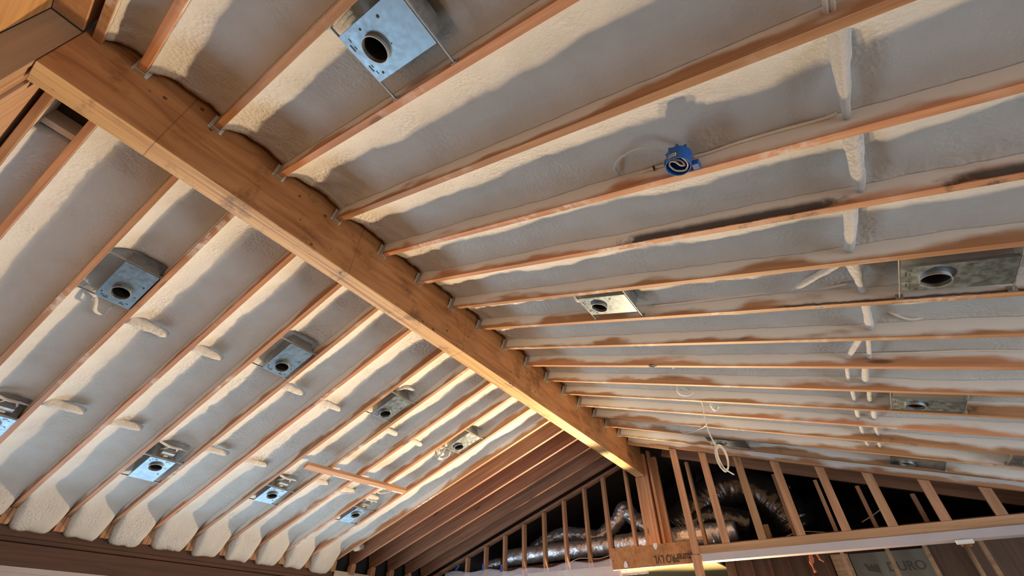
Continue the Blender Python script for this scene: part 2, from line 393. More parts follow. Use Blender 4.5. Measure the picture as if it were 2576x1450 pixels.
for i, y in enumerate(YL):
    if i <= 13:
        o = place_copy(protoL, frame(-1, y - TK / 2), i == 0)
        lab = 'fir rafter on the left slope, %s counted from the near plywood end' % ORD[i]
        if i == 13: lab = 'last foamed fir rafter of the left slope, where the bare bays begin'
    else:
        o = place_copy(bareL, frame(-1, y - TK / 2), fb); fb = False
        lab = ['first bare clean fir rafter past the end of the foam', 'second bare fir rafter past the end of the foam', 'third bare fir rafter past the end of the foam',
               'fourth bare fir rafter past the end of the foam', 'bare grey-brown fir rafter right above the sloping stud wall plate'][i - 14]
    tag(o, lab, 'rafter', 'left slope rafters')
    # two-ply cripple under each tail, on the eave plate
    if i >= 1 and i <= 17:
        zt = H - MS * (AL - (EX + 0.05))
        mb = MB()
        cp = MB(); cp.prism([(EX + 0.0, EZ + 0.001), (EX + 0.09, EZ + 0.001), (EX + 0.09, H - MS * (AL - EX - 0.09) - 0.002), (EX, H - MS * (AL - EX) - 0.002)], y - 0.060, y - 0.022)
        cp.prism([(EX + 0.0, EZ + 0.001), (EX + 0.09, EZ + 0.001), (EX + 0.09, H - MS * (AL - EX - 0.09) - 0.002), (EX, H - MS * (AL - EX) - 0.002)], y - 0.018, y + 0.018)
        tag(cp.build('cripple_block', M_FIRZ), 'short two-ply fir block under the tail of the %s left-slope rafter' % ORD[i], 'block', 'cripple blocks on the eave plate')

# joist hangers on the visible face of the beam
hp = MB(); g = 0.0025
hp.box(0.001, 0.045, -TK / 2 - 0.004, TK / 2 + 0.004, -0.004 - g, -0.0035)
for s_ in (-1, 1):
    hp.box(0.001, 0.045, s_ * (TK / 2 + 0.0035) - g / 2, s_ * (TK / 2 + 0.0035) + g / 2, -0.004, 0.09)
    y0 = s_ * (TK / 2 + 0.003); y1 = s_ * (TK / 2 + 0.020)
    hp.box(0.0005, 0.004, min(y0, y1), max(y0, y1), -0.004, 0.09)
hobj = hp.build('joist_hanger', M_HANG)
for i, y in enumerate(YR[1:17]):
    M = frame(1, y - TK / 2)
    o = place_copy(hobj, M, i == 0)
    tag(o, 'galvanised joist hanger on the beam holding the %s right-slope rafter' % ORD[i + 1], 'hanger', 'joist hangers along the ridge beam')

# ---------------------------------------------------------------- recessed light housings: side, x-uphill, x-downhill, y0, y1, hole x, label
CANS = [
 (1, -1.000, -0.640, 0.150, 0.375, -0.885, 'large pale-blue steel light housing nearest the camera, by the top edge', 0),
 (1, -1.020, -0.680, 2.262, 2.490, -0.905, 'bright cream-lit steel light housing mid-way down the right slope', 0),
 (1, 0.640, 1.000, 2.285, 2.500, 0.755, 'dull brown-grey light housing at the right edge, just past the foamed cables', 0),
 (1, 0.580, 0.940, 3.955, 4.170, 0.700, 'dark light housing low on the right slope, upper of two near the wall', 0),
 (1, 0.540, 0.900, 5.480, 5.700, 0.655, 'dark light housing low on the right slope, just above the flat stud wall', 0),
 (1, -1.030, -0.630, 5.470, 5.700, -0.900, 'dark steel light housing behind the hanging cable coil', 0),
 (1, 1.250, 1.610, 5.120, 5.330, 1.365, 'dark light housing cut by the right edge, low on the slope', 0),
 (-1, -3.385, -3.745, 0.225, 0.440, -3.630, 'grey-blue light housing at the left with a copper disc inside', 1),
 (-1, -3.375, -3.735, 1.480, 1.700, -3.630, 'grey steel light housing left of the beam, second of its row', 0),
 (-1, -3.360, -3.710, 2.690, 2.905, -3.620, 'grey steel light housing left of the beam, third of its row', 0),
 (-1, -3.365, -3.715, 3.880, 4.100, -3.610, 'small pale light housing with a tangle of foamed cable beside it', 0),
 (-1, -5.225, -5.585, 0.220, 0.450, -5.340, 'bright cyan light housing cut by the left edge', 0),
 (-1, -5.235, -5.590, 1.445, 1.670, -5.350, 'bright cyan light housing low on the left slope, nearest the eave beam', 0),
 (-1, -5.215, -5.505, 2.680, 2.890, -5.340, 'grey-blue light housing low on the left slope, below the nailed brace', 0),
 (-1, -5.180, -5.510, 3.870, 4.050, -5.310, 'glowing blue light housing low left, closest to the bare rafters', 0),
]
def plate_mesh(Ls, Wy, hc, r, z0, z1):
    # rectangle (0..Ls, -Wy/2..Wy/2) with a round hole at (hc, 0)
    ang = sorted(set([2 * math.pi * k / 40 for k in range(40)] + [math.atan2(sy * Wy / 2, ex - hc) % (2 * math.pi) for ex in (0, Ls) for sy in (-1, 1)]))
    inner = []; outer = []
    for t in ang:
        c, s = math.cos(t), math.sin(t); inner.append((hc + r * c, r * s)); q = []
        if c > 1e-9: q.append((Ls - hc) / c)
        if c < -1e-9: q.append(-hc / c)
        if abs(s) > 1e-9: q.append(Wy / 2 / abs(s))
        k = min(q); outer.append((hc + k * c, k * s))
    n = len(ang); vs = [(x, y, z) for z in (z0, z1) for ring in (inner, outer) for (x, y) in ring]; fs = []
    for i in range(n):
        j = (i + 1) % n
        fs += [(i, j, n + j, n + i), (2 * n + i, 3 * n + i, 3 * n + j, 2 * n + j), (n + i, n + j, 3 * n + j, 3 * n + i), (i, 2 * n + i, 2 * n + j, j)]
    return MB().add(vs, fs)
def bay_of(side, y):
    Y = YR if side > 0 else YL
    for i in range(len(Y) - 1):
        if Y[i] <= y < Y[i + 1]: return i, Y[i], Y[i + 1] - TK
    return None
def can(side, xu, xd, y0, y1, hx, label, disc):
    yc = (y0 + y1) / 2; bi, ya, yb = bay_of(side, yc)
    su = (xu - A) / CT if side > 0 else (AL - xu) / CT; sd = (xd - A) / CT if side > 0 else (AL - xd) / CT
    sh = (hx - A) / CT if side > 0 else (AL - hx) / CT
    M = frame(side, yc) @ Matrix.Translation((su, 0, 0.0)); root = empty('recessed_light_housing', M)
    tag(root, label, 'light housing', 'recessed light housings between the rafters')
    Ls = sd - su; Wy = y1 - y0; hc = sh - su; r = 0.056
    pl = plate_mesh(Ls, Wy, hc, r, 0.004, 0.0055).build('mounting_plate', M_GALV, root)
    # folded edges
    MB().box(0, Ls, -Wy / 2, -Wy / 2 + 0.0015, 0.0056, 0.02).build('plate_lip', M_GALV, pl)
    MB().box(0, Ls, Wy / 2 - 0.0015, Wy / 2, 0.0056, 0.02).build('plate_lip', M_GALV, pl)
    e = hc if hc < Ls / 2 else Ls - hc; sgn = 1 if hc < Ls / 2 else -1; base = 0 if sgn > 0 else Ls
    sl = MB()
    for (dx, dy, w, l) in ((0.018, 0.05, 0.006, 0.03), (0.030, 0.075, 0.004, 0.016), (0.018, -0.05, 0.006, 0.03), (0.036, -0.078, 0.004, 0.016), (0.032, 0.045, 0.004, 0.014), (0.032, -0.045, 0.004, 0.014)):
        x = base + sgn * dx; sl.box(x - w / 2, x + w / 2, dy - l / 2, dy + l / 2, 0.0030, 0.0040)
    for (dx, dy, rr) in ((0.055, 0.088, 0.006), (0.12, -0.085, 0.005), (0.235, -0.08, 0.007), (0.20, 0.02, 0.003)):
        sl.tube([(base + sgn * dx, dy, 0.0028), (base + sgn * dx, dy, 0.0040)], rr, 12)
    sl.build('punched_slots', M_SLOT, pl)
    ri = MB().ring((hc, 0), 0.0545, 0.0562, -0.014, 0.010).ring((hc, 0), 0.0545, 0.0590, -0.014, -0.012)
    col = ri.build('collar', M_GALVD, root, smooth=False)
    inn = MB().ring((hc, 0), 0.0535, 0.0545, 0.006, 0.115, 32); inn.disc((hc, 0), 0.054, 0.113, 0.117)
    inn.build('lamp_can', M_BLACK, root)
    so = MB().tube([(hc, 0, 0.112), (hc, 0, 0.07 if disc else 0.085), (hc + 0.003, 0, 0.066 if disc else 0.083)], [0.022, 0.022, 0.018], 20)
    so.build('lamp_socket', M_CUP if disc else M_STICK, root)
    bx = MB(); t = 0.0015; x0, x1, yy = 0.012, Ls - 0.012, Wy / 2 - 0.010
    bx.box(x0, x1, -yy, -yy + t, 0.006, 0.135); bx.box(x0, x1, yy - t, yy, 0.006, 0.135)
    bx.box(x0, x0 + t, -yy + t, yy - t, 0.006, 0.135); bx.box(x1 - t, x1, -yy + t, yy - t, 0.006, 0.135); bx.box(x0, x1, -yy, yy, 0.135, 0.1365)
    bx.build('housing_box', M_GALVD, root)
    if side < 0 and xu < -5:                      # wiring box on the uphill end
        jb = MB().box(-0.075, 0.008, -0.055, 0.055, 0.035, 0.10).build('junction_box', M_GALVD, root)
        MB().box(-0.030, -0.005, -0.018, 0.018, 0.0335, 0.0348).build('wiring_label', M_STICK, jb)
    # hanger bars to both rafters; local y is mirrored on the left slope
    sg = 1 if side > 0 else -1
    for xx in (-0.006, Ls + 0.006):
        hb = MB(); l0 = (ya - yc) * sg; l1 = (yb - yc) * sg; lo, hi = min(l0, l1), max(l0, l1)
        hb.box(xx - 0.002, xx + 0.002, lo + 0.003, hi - 0.003, 0.008, 0.020); bar = hb.build('hanger_bar', M_GALVD, root)
        for q, d in ((lo, 1), (hi, -1)):
            ft = MB(); ya_, yb_ = sorted((q + d * 0.0005, q + d * 0.003)); ft.box(xx - 0.016, xx + 0.016, ya_, yb_, 0.004, 0.034)
            ft.tube([(xx + 0.008, q + d * 0.003, 0.02), (xx + 0.008, q + d * 0.010, 0.02)], 0.004, 8)
            ft.build('bar_foot', M_GALVD, bar)
for c_ in CANS: can(*c_)

# ---------------------------------------------------------------- sprayed foam, one body per bay
def foam_bay(side, i, Ln, label, res=0.03):
    Y = YR if side > 0 else YL
    ya = Y[i] + 0.0005; yb = Y[i + 1] - TK - 0.0005; Wd = yb - ya
    cuts = []
    for (sd, xu, xd, y0, y1, hx, lab, dsc) in CANS:
        if sd == side and ya < (y0 + y1) / 2 < yb:
            su = (xu - A) / CT if side > 0 else (AL - xu) / CT; se = (xd - A) / CT if side > 0 else (AL - xd) / CT
            cuts.append((su - (0.125 if side < 0 and xu < -5 else 0.03), se + 0.025, y0, y1))
    s0 = 0.02 if side > 0 else 0.002
    if side < 0 and i == 0: s0 = 0.56
    ns = int((Ln - s0) / res); ny = 18; sd_ = i * 3.7 + (0 if side > 0 else 91)
    grid = []
    for a in range(ns + 1):
        s = s0 + (Ln - s0) * a / ns; row = []
        for b in range(ny + 1):
            u = b / ny; u = 0.5 - 0.5 * math.cos(math.pi * u) * (0.55 + 0.45 * abs(math.cos(math.pi * u))); y = ya + Wd * u
            P = Vector((s, y + sd_, sd_ * 0.3))
            n1 = noise.noise(P * 1.6); n2 = noise.noise(Vector((s * 3.2, y * 6 + sd_, 5))); n3 = noise.noise(P * 17); n4 = noise.noise(P * 38)
            mid = (0.130 if side > 0 or i < 7 else 0.114) + 0.020 * n1 + 0.012 * n2
            ru = 0.5 + 0.5 * noise.noise(Vector((s * 2.3, sd_, 1)))
            rv = 0.5 + 0.5 * noise.noise(Vector((s * 1.7, sd_, 9)))
            rough = 0.3 + 0.9 * max(0, noise.noise(Vector((s * 1.1, sd_, 3))) + 0.3)
            if s < 0.35 and side > 0: rough += 0.9 * (1 - s / 0.35); mid -= 0.02 * (1 - s / 0.35)
            d = mid + (0.008 * n3 + 0.005 * n4) * rough + 0.006 * noise.noise(Vector((s * 7, y * 11 + sd_, 2)))
            d -= (mid - 0.018 - 0.02 * ru) * math.exp(-(y - ya) / (0.05 + 0.045 * rv))
            d -= (mid - 0.080 - 0.035 * rv) * math.exp(-(yb - y) / (0.030 + 0.02 * ru))
            for (c0, c1, y0, y1) in cuts:
                w = 0.018 + 0.010 * noise.noise(Vector((y * 20, s * 9, sd_)))
                k = min(max((s - c0) / w + 0.5, 0), 1) * min(max((c1 - s) / w + 0.5, 0), 1)
                k *= min(max((y1 + 0.03 - y) / 0.03 + .5, 0), 1)
                k = k * k * (3 - 2 * k)
                d = d * (1 - k) + k * (0.185 + 0.01 * n3)
            if side < 0:                               # the roll of foam at the eave
                e = (s - (LL - 0.42)) / 0.40
                if e > 0:
                    e = min(e, 1.0); dome = 1 - abs(2 * u - 1) ** 8
                    tgt = 0.03 - (0.175 + 0.03 * n1 + 0.02 * n2) * dome
                    k = e * e * (3 - 2 * e); d = d * (1 - k) + tgt * k + (0.012 * n3 + 0.004 * n4) * k
            row.append((s, y, max(min(d, 0.228), -0.2)))
        grid.append(row)
    M = frame(side, 0); mb = MB(); nx = ny + 1; vs = []
    sg = 1 if side > 0 else -1
    for row in grid:
        for (s, y, d) in row: vs.append((s, y * sg, d))
    top = len(vs)
    fs = []
    for a in range(ns):
        for b in range(ny):
            fs.append((a * nx + b, a * nx + b + 1, (a + 1) * nx + b + 1, (a + 1) * nx + b))
    # skirt up to the roof deck
    bord = [b for b in range(nx)] + [a * nx + ny for a in range(1, ns + 1)] + [ns * nx + b for b in range(ny - 1, -1, -1)] + [a * nx for a in range(ns - 1, 0, -1)]
    for k in bord: vs.append((vs[k][0], vs[k][1], 0.232))
    nb = len(bord)
    for k in range(nb): fs.append((bord[k], bord[(k + 1) % nb], top + (k + 1) % nb, top + k))
    fs.append(tuple(top + k for k in range(nb)))
    mb.add(vs, fs); o = mb.build('foam_insulation', M_FOAM, M=M, smooth=True)
    tag(o, label, 'insulation', 'sprayed foam filling the %s slope bays' % ('right' if side > 0 else 'left'))
    return o
for i in range(0, 17):
    lab = 'cream spray foam in the %s right-slope bay from the near plywood end' % ORD[i]
    foam_bay(1, i, LR, lab, 0.03 if i < 9 else 0.045)
for i in range(0, 13):
    lab = 'cream spray foam in the %s left-slope bay from the near plywood end' % ORD[i]
    foam_bay(-1, i, LL, lab, 0.03)
fo_ = MB(); vs = []
for k in range(25):
    s_ = 0.03 + k * 0.05; f_ = 0.5 + 0.5 * noise.noise(Vector((s_ * 3, 1, 1)))
    for (yy, dd) in ((6.135, 0.20), (6.15, 0.05 + 0.02 * f_), (6.30, 0.06 + 0.02 * f_), (6.42 + .03 * f_, 0.09), (6.50, 0.20)): vs.append((s_, yy, dd))
fs = [(k * 5 + j, k * 5 + j + 1, (k + 1) * 5 + j + 1, (k + 1) * 5 + j) for k in range(24) for j in range(4)] + [(k * 5, (k + 1) * 5, (k + 1) * 5 + 4, k * 5 + 4) for k in range(24)] + [tuple(range(5)), tuple(120 + j for j in range(4, -1, -1))]
tag(fo_.add(vs, fs).build('foam_insulation', M_FOAM, M=frame(1, 0), smooth=True), 'strip of pale foam behind the last right rafter, above the slim set-back stud', 'insulation')
# small scrap of foam spilled into the first bare bay at the eave
b0 = spt(-1, -6.2, 4.80, 0.13)
tag(MB().tube([spt(-1, -6.15, 4.66, 0.17), spt(-1, -6.2, 4.78, 0.13), spt(-1, -6.22, 4.90, 0.15), spt(-1, -6.2, 4.935, 0.17)], [0.05, 0.06, 0.05, 0.03], 14, jit=0.5).build('foam_spill', M_FOAM, smooth=True),
    'rounded dollop of foam spilled into the first bare bay at the eave', 'insulation')

# ---------------------------------------------------------------- foamed cables crossing the bays
def lump(side, x0, x1, i, r0, r1, d0, d1, name, label, cat, grp, f0=0.0, f1=1.0, bow=0.0, seed=0, n=14):
    Y = YR if side > 0 else YL
    ya = Y[i]; yb = Y[i + 1] - TK; pts = []; rad = []
    for k in range(n + 1):
        t = k / n; u = f0 + (f1 - f0) * t; x = x0 + (x1 - x0) * t + bow * math.sin(math.pi * t)
        pts.append(spt(side, x, ya + (yb - ya) * u, d0 + (d1 - d0) * t))
        rr = r0 + (r1 - r0) * t; rr *= 1 + 0.12 * noise.noise(Vector((t * 4, i * 2.0 + seed, x0)))
        if t > 0.9 : rr *= 1 - 3.5 * (t - 0.9) if r1 > 0.015 else 1
        rad.append(rr)
    o = MB().tube(pts, rad, 12, jit=0.16, seed=i * 5 + seed).build(name, M_FOAM, smooth=True)
    return tag(o, label, cat, grp)
cg = 'foam-coated cables crossing the right slope bays'
for i, (x0, x1, r0, r1) in {4: (0.52, 0.515, 0.034, 0.012), 5: (0.525, 0.53, 0.036, 0.020), 6: (0.50, 0.47, 0.030, 0.022), 7: (0.47, 0.50, 0.038, 0.012), 8: (0.50, 0.51, 0.022, 0.020),
                            9: (0.49, 0.38, 0.018, 0.016), 10: (0.37, 0.36, 0.018, 0.010), 11: (0.37, 0.37, 0.018, 0.014), 12: (0.37, 0.37, 0.02, 0.014),
                            13: (0.37, 0.38, 0.018, 0.012), 14: (0.37, 0.40, 0.016, 0.012)}.items():
    lump(1, x0, x1, i, r0, r1, 0.085, 0.060, 'foamed_cable', 'foam-coated cable crossing the right slope in the %s bay' % ORD[i] + (', the inner of the pair' if i > 8 else ''), 'cable', cg, 0.02, 0.99)
for i, (x0, x1, r0, r1) in {9: (0.50, 0.49, 0.014, 0.012), 10: (0.47, 0.45, 0.018, 0.022), 11: (0.47, 0.46, 0.02, 0.016), 12: (0.48, 0.47, 0.022, 0.018), 13: (0.46, 0.48, 0.018, 0.012), 14: (0.48, 0.48, 0.018, 0.012)}.items():
    lump(1, x0, x1, i, r0, r1, 0.085, 0.060, 'foamed_cable', 'foam-coated cable crossing the right slope in the %s bay, the outer of the pair' % ORD[i], 'cable', cg, 0.02, 0.99, seed=3)
lump(1, 0.49, 0.20, 7, 0.020, 0.016, 0.08, 0.075, 'foamed_cable', 'slanting foam-coated cable branching off in front of the dull brown-grey housing', 'cable', cg, 0.05, 0.80, seed=8)
tag(MB().tube([spt(1, 0.500, 0.80, 0.09), spt(1, 0.496, 0.93, 0.055)], 0.009, 8).tube([spt(1, 0.520, 0.80, 0.09), spt(1, 0.512, 0.93, 0.055)], 0.008, 8).build('cable_stub', M_CABLE, smooth=True),
    'pair of bare cables going into the rafter at the top right', 'cable')
lg = 'foam-coated cable ridges on the left slope'
for row, xx in (('upper', -3.89), ('lower', -5.00)):
    for i in (3, 4, 6, 7, 9, 10, 11):
        rr = 0.040 if i < 6 else 0.034
        lump(-1, xx + 0.01, xx - 0.01, i, rr, rr * 0.8, 0.062, 0.088, 'foamed_cable', 'rounded foam ridge over a cable in the %s row of the left slope, %s bay' % (row, ORD[i]), 'cable', lg,
             0.0, 0.66 if i < 6 else 0.72, seed=(1 if row == 'upper' else 6))

# frayed foamed cables at the left housings
def strand(pts, r, name, label, cat, mat=M_FOAM, grp=None, jit=0.15, n=8, parent=None, taper=True):
    P = curve(pts, 6); m = len(P)
    rad = [r * ((0.55 + 0.45 * math.sin(math.pi * min(1, (k / (m - 1)) * 1.4))) if taper else 1) for k in range(m)]
    o = MB().tube(P, rad, n, jit=jit, seed=len(P)).build(name, mat, parent, smooth=True)
    if parent is None: tag(o, label, cat, grp)
    return o
for (yc, xx, who) in ((1.555, -5.235, 'low cyan housing nearest the eave beam'), (2.78, -5.215, 'grey-blue housing below the nailed brace'), (3.96, -5.18, 'glowing blue housing'), (0.335, -5.225, 'cyan housing at the left edge')):
    rt = empty('foamed_cable_whip', loc=spt(-1, xx + 0.08, yc, 0.09)); o0 = rt.location.copy()
    tag(rt, 'forked foam-coated cable whip above the ' + who, 'cable', 'foam-coated whips at the housings')
    q = lambda x, y, d: spt(-1, x, y, d) - o0
    strand([q(xx + 0.16, yc - 0.16, 0.07), q(xx + 0.13, yc - 0.04, 0.06), q(xx + 0.15, yc + 0.06, 0.05), q(xx + 0.12, yc + 0.13, 0.07)], 0.013, 'main_strand', '', '', parent=rt)
    strand([q(xx + 0.13, yc - 0.03, 0.06), q(xx + 0.09, yc - 0.05, 0.06), q(xx + 0.045, yc - 0.07, 0.07)], 0.008, 'branch_strand', '', '', parent=rt)
    strand([q(xx + 0.14, yc + 0.03, 0.055), q(xx + 0.09, yc + 0.05, 0.06), q(xx + 0.04, yc + 0.045, 0.07)], 0.008, 'branch_strand', '', '', parent=rt)
# tangle by the small pale housing
tx, ty = -3.80, 3.97; rt = empty('cable_tangle', loc=spt(-1, tx, ty, 0.05)); o0 = rt.location.copy()
tag(rt, 'round tangle of foam-coated cable next to the small pale housing', 'cable')
q = lambda x, y, d: spt(-1, x, y, d) - o0
strand([q(tx + .02, ty - .10, .07), q(tx - .06, ty - .07, .02), q(tx - .10, ty + .02, .01), q(tx - .05, ty + .10, .03), q(tx + .03, ty + .06, .05)], 0.009, 'cable_loop', '', '', parent=rt, taper=False)
strand([q(tx + .04, ty - .03, .06), q(tx - .03, ty - .04, .01), q(tx - .11, ty - .01, .0), q(tx - .13, ty + .09, .03)], 0.009, 'cable_loop', '', '', parent=rt, taper=False)
strand([q(tx - .08, ty - .10, .06), q(tx - .11, ty - .04, .02), q(tx - .09, ty + .06, .02), q(tx - .02, ty + .10, .05)], 0.008, 'cable_loop', '', '', parent=rt, taper=False)
strand([spt(-1, -3.77, 0.20, 0.08), spt(-1, -3.82, 0.26, 0.04), spt(-1, -3.90, 0.30, 0.03), spt(-1, -3.92, 0.36, 0.05), spt(-1, -3.83, 0.36, 0.06)], 0.014, 'foamed_cable_loop', 'curl of foam-coated cable under the housing with the copper disc', 'cable')
strand([spt(-1, -3.42, 2.72, 0.11), spt(-1, -3.30, 2.74, 0.09), spt(-1, -3.27, 2.86, 0.09), spt(-1, -3.33, 2.92, 0.11)], 0.022, 'foamed_cable_loop', 'foam lump at the top end of the third housing in the upper left row', 'insulation')
strand([spt(-1, -3.80, 0.15, 0.10), spt(-1, -3.76, 0.19, 0.05), spt(-1, -3.80, 0.24, 0.05), spt(-1, -3.86, 0.25, 0.08)], 0.022, 'foam_blob', 'yellowish foam blob at the lower corner of the housing with the copper disc', 'insulation')
strand([spt(1, -1.03, 2.24, 0.09), spt(1, -1.045, 2.30, 0.03), spt(1, -1.04, 2.38, 0.07)], 0.024, 'foam_blob', 'cream foam blob at the left end of the bright cream-lit housing', 'insulation')
# bent white pieces in the foam near the brace
strand([spt(-1, -5.02, 3.45, 0.08), spt(-1, -5.05, 3.50, 0.05), spt(-1, -5.01, 3.62, 0.05), spt(-1, -4.96, 3.72, 0.08)], 0.007, 'foamed_cable_end', 'thin bent cable end poking from the foam below the brace', 'cable')
strand([spt(-1, -4.83, 3.83, 0.08), spt(-1, -4.86, 3.92, 0.05), spt(-1, -4.82, 4.00, 0.05), spt(-1, -4.75, 4.10, 0.08)], 0.012, 'foamed_cable_end', 'short ragged foam-coated cable beside the lower end of the brace', 'cable')

# ---------------------------------------------------------------- nailed brace board under the left rafters
p0 = spt(-1, -4.69, 2.70, -0.022); p1 = spt(-1, -4.60, 4.10, -0.022)
d_ = (p1 - p0); Lb = d_.length; xa = d_.normalized(); za = (frame(-1, 0).to_3x3() @ Vector((0, 0, 1))); ya_ = za.cross(xa).normalized(); za = xa.cross(ya_)
MB_ = Matrix((( xa.x, ya_.x, za.x, p0.x), (xa.y, ya_.y, za.y, p0.y), (xa.z, ya_.z, za.z, p0.z), (0, 0, 0, 1)))
tag(MB().box(0, Lb, -0.044, 0.040, -0.020, 0.0205).build('brace_board', M_PLATE, M=MB_, bevel=0.002),
    'short loose brace board nailed across the undersides of the left rafters', 'board')
for t0, t1, w in ((0.36, 0.62, 0.02), (0.86, 1.12, 0.024), (1.22, 1.40, 0.026)):
    MB().box(t0, t1, 0.014, 0.014 + w, -0.0212, -0.0203).build('foam_smear', M_FOAM, bpy.data.objects['brace_board'])

# block between the two first left rafters, dark gap above
tag(MB().box(0.50, 0.54, 0.354, 0.511, 0.10, 0.232).build('blocking', M_RAFT, M=frame(-1, 0)), 'fir blocking between the first two left rafters by the near end', 'block')

# ---------------------------------------------------------------- blue round box on the fifth rafter
bx_, by_ = -0.040, YR[5] - TK - 0.056
Mb = Matrix.Translation(spt(1, bx_, by_, 0)) @ Matrix.Rotation(TH, 4, 'Y')
rt = empty('electrical_box', Mb); tag(rt, 'round blue plastic ceiling box nailed to the side of a rafter', 'electrical box')
rb = 0.053
body = MB().ring((0, 0), rb - 0.003, rb, -0.012, 0.062, 40); body.disc((0, 0), rb - 0.001, 0.058, 0.062, 40)
bd = body.build('box_body', M_BLUE, rt, smooth=False)
MB().box(rb - 0.004, rb + 0.024, 0.020, 0.054, 0.000, 0.030).build('nailing_tab', M_BLUE, rt, bevel=0.002)
MB().box(-rb - 0.008, -rb + 0.004, -0.01, 0.01, 0.01, 0.05).build('nailing_tab', M_BLUE, rt, bevel=0.002)
for k in range(4):
    a_ = math.radians(200 + 38 * k); px, py = math.cos(a_) * (rb - 0.002), math.sin(a_) * (rb - 0.002)
    MB().box(px - 0.006, px + 0.006, py - 0.003, py + 0.003, 0.060, 0.072).build('cable_knockout', M_BLUE, bd)
st = MB(); nst = 8
for k in range(nst):
    a0 = math.radians(238 + 40 * k / nst); a1 = math.radians(238 + 40 * (k + 1) / nst); r_ = rb + 0.0005
    n_ = len(st.v); st.add([(math.cos(a0) * r_, math.sin(a0) * r_, 0.0), (math.cos(a1) * r_, math.sin(a1) * r_, 0.0), (math.cos(a1) * r_, math.sin(a1) * r_, 0.02), (math.cos(a0) * r_, math.sin(a0) * r_, 0.02)], [(0, 1, 2, 3)])
sk = st.build('white_sticker', M_STICK, rt)
stx = MB()
for k in range(5):
    a_ = math.radians(243 + 7.0 * k); stx.tube([(math.cos(a_) * (rb + .001), math.sin(a_) * (rb + .001), 0.005), (math.cos(a_) * (rb + .001), math.sin(a_) * (rb + .001), 0.014)], 0.0016, 6)
stx.build('sticker_print', M_INK, sk)
wv = [(-0.02, -0.045, 0.05), (0.015, -0.030, 0.02), (0.038, 0.005, 0.004), (0.020, 0.038, 0.0), (-0.020, 0.030, 0.003), (-0.038, -0.002, 0.008), (-0.028, -0.020, 0.012), (-0.010, -0.012, 0.012), (0.006, 0.012, 0.008), (0.022, 0.016, 0.008), (0.010, 0.000, 0.02), (-0.02, -0.02, 0.025)]
P = curve(wv, 6); MB().tube(P, 0.0042, 8).build('coiled_cable', M_CABLE, rt, smooth=True)

def cable(pts, r, label, mat=M_CABLE, name='cable', grp=None):
    return tag(MB().tube(curve(pts, 6), r, 8).build(name, mat, smooth=True), label, 'cable', grp)
yq = YR[5] - TK - 0.006
cable([(0.02, yq, 3.290), (0.115, yq, 3.263), (0.192, yq, 3.247), (0.343, yq, 3.198), (0.465, yq, 3.153), (0.515, yq - .01, 3.130)], 0.0065, 'white cable stapled to the rafter from the blue box to the foamed cable drop')
cable([(-0.209, yq + .003, 3.368), (-0.144, yq, 3.346), (-0.095, yq, 3.330)], 0.0055, 'short white cable entering the blue box from the left')
mb = MB().box(-0.146, -0.137, yq - 0.009, yq - 0.007, 3.332, 3.356).box(-0.146, -0.143, yq - .009, yq + .005, 3.332, 3.356)
tag(mb.build('cable_staple', M_GREYC), 'black staple over the cable left of the blue box', 'staple')
strand([(-0.304, 1.339, 3.42), (-0.303, 1.284, 3.408), (-0.255, 1.238, 3.39), (-0.182, 1.219, 3.365), (-0.133, 1.231, 3.350), (-0.093, 1.266, 3.34), (-0.06, 1.297, 3.33)], 0.008, 'foamed_cable_loop', 'arching foam-coated cable loop left of the blue box', 'cable', taper=False)
yq = YR[9] - TK - 0.006
cable([spt(1, 0.56, 2.72, 0.09), (0.582, yq - .12, 3.195), (0.70, yq - .02, 3.09), (0.80, yq, 3.078), (0.904, yq, 3.058), (1.159, yq, 2.99), (1.40, yq, 2.92)], 0.008, 'foam-dusted cable sagging along the rafter right below the dull brown-grey housing')
yq = YR[10] - TK - 0.006
cable([(0.488, yq, 3.146), (0.732, yq, 3.07), (0.987, yq, 2.997), (1.169, yq, 2.93), (1.4, yq, 2.86)], 0.0065, 'thin cable run straight along the side of the eleventh right rafter')
yq = YR[8] - TK - 0.006
cable([(-0.60, yq, 3.50), (-0.376, yq, 3.43), (-0.066, yq, 3.345), (0.146, yq, 3.286), (0.35, yq, 3.213), (0.48, yq - .03, 3.165)], 0.008, 'foamed cable along the rafter between the two right-slope housings')
strand([spt(1, -1.27, 5.00, 0.06), spt(1, -1.22, 5.06, 0.02), spt(1, -1.235, 5.22, -0.012), spt(1, -1.17, 5.26, -0.016), spt(1, -1.05, 5.14, -0.012), spt(1, -0.90, 4.96, 0.0), spt(1, -0.87, 4.90, 0.05)], 0.007, 'foamed_cable_loop', 'white cable swag hanging under the far right rafters by the beam', 'cable', taper=False)
cable([spt(1, -0.80, 3.47, 0.07), spt(1, -0.775, 3.53, 0.035)], 0.006, 'short white cable stub poking out beside the round grey mark on the right slope')
# dark round coils of wire on the undersides
for (x, y, d, rr, lab) in ((-0.893, 3.371, -0.008, 0.034, 'small flattened coil of grey wire on the underside of a right rafter, mid-slope'),
                           (-0.945, 4.66, 0.03, 0.036, 'small tangled dark wire coil near the beam, left of the hanging cable')):
    pts = []
    for k in range(44):
        t = k / 44 * 6 * math.pi; ra = rr * (0.72 + 0.25 * math.sin(t * 0.37 + 1)); pts.append(spt(1, x + ra * math.cos(t), y + ra * 0.8 * math.sin(t), d + 0.004 * math.sin(t * 1.7) - 0.004))
    tag(MB().tube(pts, 0.003, 6).build('wire_coil', M_GREYC, smooth=True), lab, 'wire coil', 'small wire coils')
